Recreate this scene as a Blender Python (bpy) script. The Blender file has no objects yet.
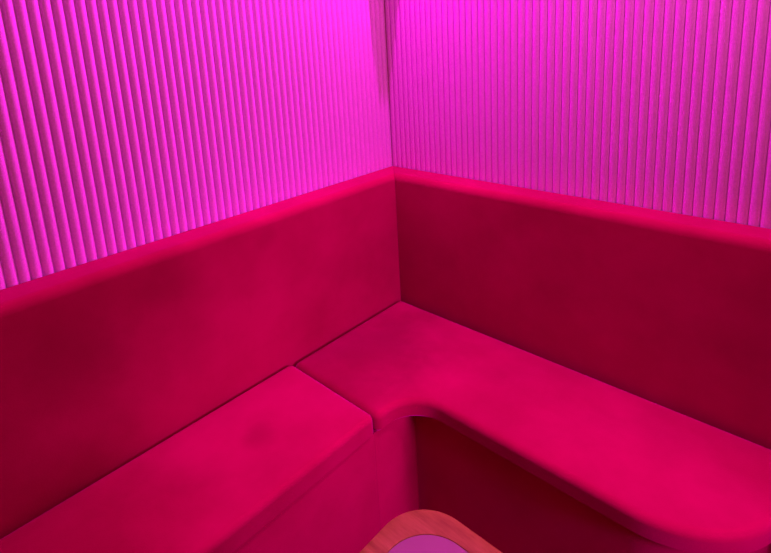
import bpy, bmesh, math, random
from mathutils import Vector, Matrix
random.seed(4)
S = bpy.context.scene
COL = S.collection
SEAT = 0.45          # height of the seat top above the floor

# ---------------------------------------------------------------- camera
yaw, pitch, roll = math.radians(134.168), math.radians(-12.209), math.radians(-3.291)
fw = Vector((math.cos(pitch)*math.cos(yaw), math.cos(pitch)*math.sin(yaw), math.sin(pitch)))
rt0 = Vector((math.sin(yaw), -math.cos(yaw), 0)); up0 = rt0.cross(fw)
rt = rt0*math.cos(roll) + up0*math.sin(roll)
up = -rt0*math.sin(roll) + up0*math.cos(roll)
cam = bpy.data.cameras.new('camera')
cam.lens = 510.8/771*36; cam.sensor_width = 36
cam.shift_x = (385.5-376.6)/771; cam.shift_y = -(276.5-152.15)/771
cam.clip_start = .01
co = bpy.data.objects.new('camera', cam); COL.objects.link(co)
m = Matrix((rt, up, -fw)).transposed().to_4x4(); m.translation = Vector((1.0888, -1.1916, .7968+SEAT))
co.matrix_world = m
S.camera = co

# ---------------------------------------------------------------- world, lamps, exposure
w = bpy.data.worlds.new('world'); S.world = w; w.use_nodes = True
w.node_tree.nodes['Background'].inputs[0].default_value = (1.0, .07, .12, 1)
w.node_tree.nodes['Background'].inputs[1].default_value = .17

def area(name, loc, target, sx, sy, power, color):
    l = bpy.data.lights.new(name, 'AREA'); l.shape = 'RECTANGLE'; l.size = sx; l.size_y = sy
    l.energy = power; l.color = color
    o = bpy.data.objects.new(name, l); COL.objects.link(o); o.location = loc
    o.rotation_euler = (Vector(target)-Vector(loc)).to_track_quat('-Z', 'Y').to_euler()
    return o
area('magenta_led_lamp', (.23, -.14, 2.2), (.1, -.85, .9), .025, .025, 22, (1, .0, .86))
area('pink_room_lamp', (1.12, -.28, 2.1), (.3, -.6, .6), .2, .2, 11, (1, .12, .62))
low = area('low_side_fill', (2.0, -.42, .95), (.3, -.5, .36), .3, .3, 2.0, (1, .02, .95)); low.data.spread = math.radians(48)  # added fill, narrowed onto the left base and backrest to brighten them

S.view_settings.view_transform = 'Standard'; S.view_settings.look = 'None'
S.view_settings.exposure = 0; S.view_settings.gamma = 1; S.view_settings.use_curve_mapping = False

# ---------------------------------------------------------------- materials
def mat(name):
    m = bpy.data.materials.new(name); m.use_nodes = True
    nt = m.node_tree; return m, nt, nt.nodes['Principled BSDF']
def node(nt, t, **k):
    n = nt.nodes.new(t)
    for a, b in k.items():
        if a in n.inputs: n.inputs[a].default_value = b
        else: setattr(n, a, b)
    return n
def noise(nt, scale, detail=3, rough=.5, vec=None):
    n = node(nt, 'ShaderNodeTexNoise', Scale=scale, Detail=detail, Roughness=rough)
    if vec is None:
        tc = node(nt, 'ShaderNodeTexCoord'); vec = tc.outputs['Object']
    nt.links.new(vec, n.inputs['Vector']); return n
def ramp(nt, src, stops):
    r = node(nt, 'ShaderNodeValToRGB'); e = r.color_ramp.elements
    while len(e) < len(stops): e.new(.5)
    for i, (p, c) in enumerate(stops): e[i].position = p; e[i].color = c
    nt.links.new(src, r.inputs[0]); return r

def velvet(name, a, b, patches=(), sheen=.6):
    m, nt, p = mat(name)
    n = noise(nt, 3.2, 5, .6)
    r = ramp(nt, n.outputs['Fac'], [(.32, (*a, 1)), (.66, (*b, 1))])
    col = r.outputs[0]; tc = node(nt, 'ShaderNodeTexCoord')
    warp = noise(nt, 9, 4, .6)
    for (px, py, pz, rad, k) in patches:          # soft dark patches: brushed nap marks, plus painted shade on the two seats
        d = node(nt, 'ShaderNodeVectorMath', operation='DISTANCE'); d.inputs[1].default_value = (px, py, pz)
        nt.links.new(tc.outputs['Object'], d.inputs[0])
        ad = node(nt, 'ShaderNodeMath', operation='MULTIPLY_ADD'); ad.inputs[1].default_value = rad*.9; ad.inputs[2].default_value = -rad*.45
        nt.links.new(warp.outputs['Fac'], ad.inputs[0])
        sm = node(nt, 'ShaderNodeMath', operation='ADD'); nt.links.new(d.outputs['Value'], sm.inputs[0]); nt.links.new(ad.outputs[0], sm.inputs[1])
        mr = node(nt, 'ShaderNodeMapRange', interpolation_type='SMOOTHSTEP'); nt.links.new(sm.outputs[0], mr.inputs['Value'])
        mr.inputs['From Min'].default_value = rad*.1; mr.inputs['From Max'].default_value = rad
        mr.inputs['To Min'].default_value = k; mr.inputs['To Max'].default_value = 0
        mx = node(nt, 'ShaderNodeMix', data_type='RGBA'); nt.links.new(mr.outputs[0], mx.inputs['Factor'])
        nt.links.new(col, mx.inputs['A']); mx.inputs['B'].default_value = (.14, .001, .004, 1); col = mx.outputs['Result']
    nt.links.new(col, p.inputs['Base Color'])
    p.inputs['Roughness'].default_value = .85
    p.inputs['Specular IOR Level'].default_value = .12
    p.inputs['Sheen Weight'].default_value = sheen
    p.inputs['Sheen Roughness'].default_value = .45
    p.inputs['Sheen Tint'].default_value = (.9, .02, .6, 1)
    big = noise(nt, 7, 2); fine = noise(nt, 420, 2)
    b1 = node(nt, 'ShaderNodeBump', Strength=.16, Distance=.02)
    b2 = node(nt, 'ShaderNodeBump', Strength=.25, Distance=.001)
    nt.links.new(big.outputs['Fac'], b1.inputs['Height']); nt.links.new(fine.outputs['Fac'], b2.inputs['Height'])
    nt.links.new(b1.outputs[0], b2.inputs['Normal']); nt.links.new(b2.outputs[0], p.inputs['Normal'])
    return m
NAP = ((.31, .001, .037), (.42, .002, .064))
VELVET = velvet('crimson velvet', *NAP)
VELVET_MARKED_SHADED = velvet('crimson velvet with nap mark and painted falloff', *NAP, patches=[(.012, .574, .45, .05, .26), (-.02, .1, .45, .38, .45)])  # small nap mark; the large patch paints the light falling off leftwards
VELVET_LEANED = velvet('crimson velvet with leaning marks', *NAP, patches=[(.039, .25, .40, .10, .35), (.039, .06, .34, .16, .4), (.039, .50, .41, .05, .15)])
VELVET_SHADED = velvet('crimson velvet with painted corner shade', *NAP, patches=[(-.42, -.10, .45, .34, .62)])  # shade of the room corner painted into the seat colour

def felt():
    m, nt, p = mat('pale felt')
    n = noise(nt, 260, 4, .7)
    r = ramp(nt, n.outputs['Fac'], [(.3, (.80, .54, .84, 1)), (.7, (.95, .68, .98, 1))])
    nt.links.new(r.outputs[0], p.inputs['Base Color'])
    p.inputs['Roughness'].default_value = 1; p.inputs['Specular IOR Level'].default_value = .1
    b = node(nt, 'ShaderNodeBump', Strength=.35, Distance=.001)
    nt.links.new(n.outputs['Fac'], b.inputs['Height']); nt.links.new(b.outputs[0], p.inputs['Normal'])
    return m
FELT = felt()

def wood():
    m, nt, p = mat('oak rim')
    tc = node(nt, 'ShaderNodeTexCoord')
    mp = node(nt, 'ShaderNodeMapping'); mp.inputs['Scale'].default_value = (6, 45, 30)
    nt.links.new(tc.outputs['Object'], mp.inputs['Vector'])
    n = noise(nt, 3, 6, .65, mp.outputs[0])
    r = ramp(nt, n.outputs['Fac'], [(.3, (.19, .27, .016, 1)), (.5, (.26, .42, .026, 1)), (.72, (.33, .52, .045, 1))])
    d = node(nt, 'ShaderNodeVectorMath', operation='DISTANCE'); d.inputs[1].default_value = KNOT
    nt.links.new(tc.outputs['Object'], d.inputs[0])
    k = ramp(nt, d.outputs['Value'], [(.0022, (1, 1, 1, 1)), (.0042, (0, 0, 0, 1))])
    mx = node(nt, 'ShaderNodeMix', data_type='RGBA')
    nt.links.new(k.outputs[0], mx.inputs['Factor']); nt.links.new(r.outputs[0], mx.inputs['A'])
    mx.inputs['B'].default_value = (.12, .02, .02, 1)
    nt.links.new(mx.outputs['Result'], p.inputs['Base Color'])
    p.inputs['Roughness'].default_value = .6; p.inputs['Specular IOR Level'].default_value = .15
    b = node(nt, 'ShaderNodeBump', Strength=.3, Distance=.001)
    nt.links.new(n.outputs['Fac'], b.inputs['Height']); nt.links.new(b.outputs[0], p.inputs['Normal'])
    return m
TZ = SEAT+.2
TX0, TY1, TW = .706, -.756, .58
KNOT = (.872-(TX0+TW/2), -.775-(TY1-TW/2), TZ)
WOOD = wood()
def plain(name, c, rough=.5, sc=30, metal=0):
    m, nt, p = mat(name)
    n = noise(nt, sc, 4)
    r = ramp(nt, n.outputs['Fac'], [(.3, (c[0]*.88, c[1]*.88, c[2]*.88, 1)), (.7, (*c, 1))])
    nt.links.new(r.outputs[0], p.inputs['Base Color']); p.inputs['Roughness'].default_value = rough
    p.inputs['Metallic'].default_value = metal; p.inputs['Specular IOR Level'].default_value = .2
    return m
LAMINATE = plain('pale laminate', (.24, .45, .15), .35, 6)
STEEL = plain('dark steel', (.10, .10, .11), .4, 40, 1)
CARPET = plain('dark carpet', (.32, .04, .05), .95, 90)

# ---------------------------------------------------------------- mesh helpers
def obj(name, bm, m, parent=None, origin=(0, 0, 0), smooth=40):
    bmesh.ops.recalc_face_normals(bm, faces=bm.faces)
    o3 = Vector(origin)
    for v in bm.verts: v.co -= o3
    me = bpy.data.meshes.new(name); bm.to_mesh(me); bm.free()
    me.materials.append(m)
    for p in me.polygons: p.use_smooth = True
    try: me.set_sharp_from_angle(angle=math.radians(smooth))
    except Exception: pass
    o = bpy.data.objects.new(name, me); COL.objects.link(o)
    if parent is not None: o.parent = parent; o.location = o3 - parent.location
    else: o.location = o3
    return o
def struct(name, bm, m): o = obj(name, bm, m); o['kind'] = 'structure'; return o
def thing(name, label, cat, loc, group=None):
    o = bpy.data.objects.new(name, None); COL.objects.link(o); o.location = loc
    o.empty_display_size = .05
    o['label'] = label; o['category'] = cat
    if group: o['group'] = group
    return o
def box(bm, x0, x1, y0, y1, z0, z1):
    v = [bm.verts.new((x, y, z)) for z in (z0, z1) for x, y in ((x0, y0), (x1, y0), (x1, y1), (x0, y1))]
    for f in ((3, 2, 1, 0), (4, 5, 6, 7), (0, 1, 5, 4), (1, 2, 6, 5), (2, 3, 7, 6), (3, 0, 4, 7)):
        bm.faces.new([v[i] for i in f])
def outline(corners, step=.03, kfix=None):
    """corners: (x, y, radius) counter-clockwise -> dense (point, inward normal) loop with round corners"""
    n = len(corners); pts = []
    for i in range(n):
        a = Vector(corners[i-1][:2]); b = Vector(corners[i][:2]); c = Vector(corners[(i+1) % n][:2]); r = corners[i][2]
        u = (a-b).normalized(); v = (c-b).normalized()
        ang = math.acos(max(-1, min(1, u.dot(v)))); t = r/math.tan(ang/2)
        p0 = b+u*t; p1 = b+v*t; cen = b+(u+v).normalized()*(r/math.sin(ang/2))
        a0 = math.atan2(*(p0-cen).yx); a1 = math.atan2(*(p1-cen).yx); d = (a1-a0+math.pi) % (2*math.pi)-math.pi
        k = max(4, int(abs(d)*r/.006)) if r > .03 else 6
        if kfix: k = kfix
        pts += [cen+Vector((math.cos(a0+d*j/k), math.sin(a0+d*j/k)))*r for j in range(k+1)]
    out = []
    for i, p in enumerate(pts):
        q = pts[(i+1) % len(pts)]; L = (q-p).length; k = max(1, int(L/step))
        for j in range(k): out.append(p.lerp(q, j/k))
    N = []
    for i, p in enumerate(out):
        t = (out[(i+1) % len(out)]-out[i-1]).normalized(); N.append(Vector((-t.y, t.x)))
    return out, N
def cushion(bm, corners, z0, z1, rad, rb=.007, crown=0.0):
    P, N = outline(corners); rings = []
    prof = [(rb, z0), (0, z0+rb)]
    for k in range(0, 9):
        a = k/8*math.pi/2; prof.append((rad*(1-math.cos(a)), z1-rad+rad*math.sin(a)))
    for off, z in prof:
        rings.append([bm.verts.new((p.x+n.x*off, p.y+n.y*off, z)) for p, n in zip(P, N)])
    for r0, r1 in zip(rings, rings[1:]):
        for i in range(len(P)):
            j = (i+1) % len(P); bm.faces.new((r0[i], r0[j], r1[j], r1[i]))
    top = bm.faces.new(rings[-1]); bm.faces.new(rings[0][::-1])
    if not crown: top.smooth = False; return
    # cut the top into a fine grid and let it swell a little towards the middle
    xs = [p.x for p in P]; ys = [p.y for p in P]; g = .02
    for ax, lo, hi in ((0, min(xs), max(xs)), (1, min(ys), max(ys))):
        q = lo+g
        while q < hi:
            fs = [f for f in bm.faces if all(abs(v.co.z-z1) < 1e-6 for v in f.verts)]
            geom = set(fs) | {e for f in fs for e in f.edges} | {v for f in fs for v in f.verts}
            bmesh.ops.bisect_plane(bm, geom=list(geom), plane_co=(q, 0, 0) if ax == 0 else (0, q, 0), plane_no=(1, 0, 0) if ax == 0 else (0, 1, 0), dist=1e-6)
            q += g
    for v in bm.verts:
        if abs(v.co.z-z1) < 1e-6:
            d = min((v.co.xy-p).length for p in P)
            if d > rad: v.co.z += crown*(1-math.exp(-((d-rad)/.06)))+.0012*math.sin(v.co.x*23+1)*math.sin(v.co.y*19)*min(1, (d-rad)/.05)
def rounded_box(bm, x0, x1, y0, y1, z0, z1, r, segs=5):
    t = bmesh.new(); box(t, x0, x1, y0, y1, z0, z1)
    inner = (y1, 1) if y1-y0 > x1-x0 else (x0, 0)      # the end in the room corner is cut square
    back = (x0, 0) if inner[1] == 1 else (y1, 1)      # nor is the back edge against the wall rounded
    E = [e for e in t.edges if not any(all(abs(v.co[k]-c) < 1e-6 for v in e.verts) for c, k in (inner, back))]
    bmesh.ops.bevel(t, geom=E, offset=r, segments=segs, profile=.5, affect='EDGES')
    # both backrests are mitred in the room corner, on the line x = -y
    side = -1 if y1-y0 > x1-x0 else 1
    cut = bmesh.ops.bisect_plane(t, geom=t.verts[:]+t.edges[:]+t.faces[:], plane_co=(.0004*side, 0, 0), plane_no=(side, side, 0), clear_inner=True)
    bmesh.ops.holes_fill(t, edges=[g for g in cut['geom_cut'] if isinstance(g, bmesh.types.BMEdge)])
    me = bpy.data.meshes.new('tmp'); t.to_mesh(me); t.free(); bm.from_mesh(me); bpy.data.meshes.remove(me)

# ---------------------------------------------------------------- the setting
WALL_H = 2.7
def ribbed(length, phase, pitch, depth, groove):
    """front profile (s, d) of a wall of half-round slats; s runs away from the corner, d out of the wall"""
    pr = [(-.0, depth*.65)]; s = phase-pitch*math.ceil(phase/pitch)
    while s < length:
        for k in range(13):
            a = math.pi*k/12
            ss = s+groove/2+(pitch-groove)*(1-math.cos(a))/2
            if ss > 0: pr.append((ss, depth*math.sin(a)**(1 if depth > .008 else .7)))
        s += pitch
    return pr
def slat_wall(name, length, phase, pitch, side, depth):
    pr = ribbed(length, phase, pitch, depth, .0003)
    bm = bmesh.new()
    def P(s, d, z): return (d-depth+.002, -s, z) if side == 'L' else (s, -(d-depth+.002), z)
    lo = [bm.verts.new(P(s, d, .0)) for s, d in pr]; hi = [bm.verts.new(P(s, d, WALL_H)) for s, d in pr]
    for i in range(len(pr)-1): bm.faces.new((lo[i], lo[i+1], hi[i+1], hi[i]))
    s1 = pr[-1][0]; bk = [bm.verts.new(P(s, -.05, z)) for z in (0, WALL_H) for s in (0, s1)]
    bm.faces.new((bk[0], bk[1], bk[3], bk[2]))
    bm.faces.new((lo[-1], bk[1], bk[3], hi[-1])); bm.faces.new((lo[0], bk[0], bk[2], hi[0]))
    bm.faces.new(hi+[bk[3], bk[2]]); bm.faces.new(lo+[bk[1], bk[0]])
    return struct(name, bm, FELT)
slat_wall('wall_left', 2.3, .00291, .01938, 'L', .0095)
slat_wall('wall_right', 1.75, .00049, .0193, 'R', .0066)
bm = bmesh.new(); box(bm, .001, .08, -.08, -.001, 1.46, WALL_H); struct('shade_box_1', bm, FELT)      # unseen box added to cast the dark strip beside the corner
bm = bmesh.new(); box(bm, -.05, 3.2, -3.2, .05, -.05, 0); struct('floor', bm, CARPET)

# ---------------------------------------------------------------- upholstered backrests (thickness T, standing on the bench bases)
T = .082; BZ0 = .397; TOP = SEAT+.40
LEN_L = 2.1; END_R = 1.16
def backrest(name, label, x0, x1, y0, y1, cloth):
    bm = bmesh.new(); rounded_box(bm, x0, x1, y0, y1, BZ0+.001, TOP, .021, 7)
    o = obj(name, bm, cloth, None, ((x0+x1)/2, (y0+y1)/2, BZ0))
    o['label'] = label; o['category'] = 'backrest'; o['group'] = 'upholstered backrests along the slatted walls'
    return o
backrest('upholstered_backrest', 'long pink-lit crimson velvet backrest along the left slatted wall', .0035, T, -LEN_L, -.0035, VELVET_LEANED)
backrest('upholstered_backrest', 'dark shaded crimson velvet backrest along the right slatted wall', .0035, END_R, -T, -.0035, VELVET)

# ---------------------------------------------------------------- benches
JY = -.519          # where the two seat cushions meet
FX, FY = .386, -.404
def bench(name, label, seat_corners, base_corners, top, loc, rad=.014, cloth=None):
    t = thing(name, label, 'bench', loc, 'velvet corner benches')
    bm = bmesh.new(); cushion(bm, seat_corners, BZ0+.0015, top-.004, rad, crown=.004); obj('seat_cushion', bm, cloth, t, loc)
    bm = bmesh.new(); cushion(bm, base_corners, .0, BZ0, .0002, .0002); obj('base', bm, VELVET, t, loc)
    return t
e = .017; G = T+.0045
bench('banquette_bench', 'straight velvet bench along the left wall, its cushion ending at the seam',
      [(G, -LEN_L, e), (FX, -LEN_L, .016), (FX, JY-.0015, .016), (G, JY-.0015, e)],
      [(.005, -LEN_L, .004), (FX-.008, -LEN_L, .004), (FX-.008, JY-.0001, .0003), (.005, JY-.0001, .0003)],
      SEAT+.004, ((T+FX)/2, -1.3, 0), .014, VELVET_MARKED_SHADED)
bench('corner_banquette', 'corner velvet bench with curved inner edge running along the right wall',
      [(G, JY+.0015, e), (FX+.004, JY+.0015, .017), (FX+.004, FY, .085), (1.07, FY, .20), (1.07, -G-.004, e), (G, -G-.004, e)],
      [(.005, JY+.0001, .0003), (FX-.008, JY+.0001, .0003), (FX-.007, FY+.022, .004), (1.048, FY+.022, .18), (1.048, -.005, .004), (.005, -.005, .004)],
      SEAT-.001, (.6, -.25, 0), .016, VELVET_SHADED)

# ---------------------------------------------------------------- table
cx, cy = TX0+TW/2, TY1-TW/2
t = thing('table', 'small round-cornered table with a wooden rim and pale inset top', 'table', (cx, cy, 0))
R0 = .066; RIM = .027; RI = .060
h = TW/2
def sq(h, r): return [(cx-h, cy-h, r), (cx+h, cy-h, r), (cx+h, cy+h, r), (cx-h, cy+h, r)]
bm = bmesh.new()
def loop(o_, z, rr):          # one ring of the rim, o_ in from the outer edge
    q = h-o_
    P, _ = outline([(cx-q, cy-q, rr), (cx+q, cy-q, rr), (cx+q, cy+q, rr), (cx-q, cy+q, rr)], 9, 24)
    return [bm.verts.new((p.x, p.y, z)) for p in P]
prof = [(.0, TZ-.034, R0), (0, TZ-.003, R0), (.001, TZ-.001, R0-.001), (.003, TZ, R0-.003), (RIM-.0008, TZ, RI), (RIM-.0002, TZ-.0002, RI), (RIM, TZ-.0006, RI), (RIM, TZ-.034, RI)]
rings = [loop(*a) for a in prof]
for a in range(len(rings)):
    r0, r1 = rings[a], rings[(a+1) % len(rings)]
    for i in range(len(r0)):
        j = (i+1) % len(r0); bm.faces.new((r0[i], r0[j], r1[j], r1[i]))
obj('rim', bm, WOOD, t, (cx, cy, 0))['label'] = 'wooden rim with a small dark knot'
bm = bmesh.new(); cushion(bm, sq(h-RIM-.0001, RI), TZ-.024, TZ-.0006, .0006, .001)
obj('tabletop', bm, LAMINATE, t, (cx, cy, 0))
bm = bmesh.new()
bmesh.ops.create_cone(bm, cap_ends=True, segments=48, radius1=.035, radius2=.035, depth=TZ-.024-.012, matrix=Matrix.Translation((cx, cy, (TZ-.024+.012)/2)))
obj('pedestal', bm, STEEL, t, (cx, cy, 0))
bm = bmesh.new(); cushion(bm, sq(.19, .05), 0, .012, .004, .001)
obj('foot_plate', bm, STEEL, t, (cx, cy, 0))
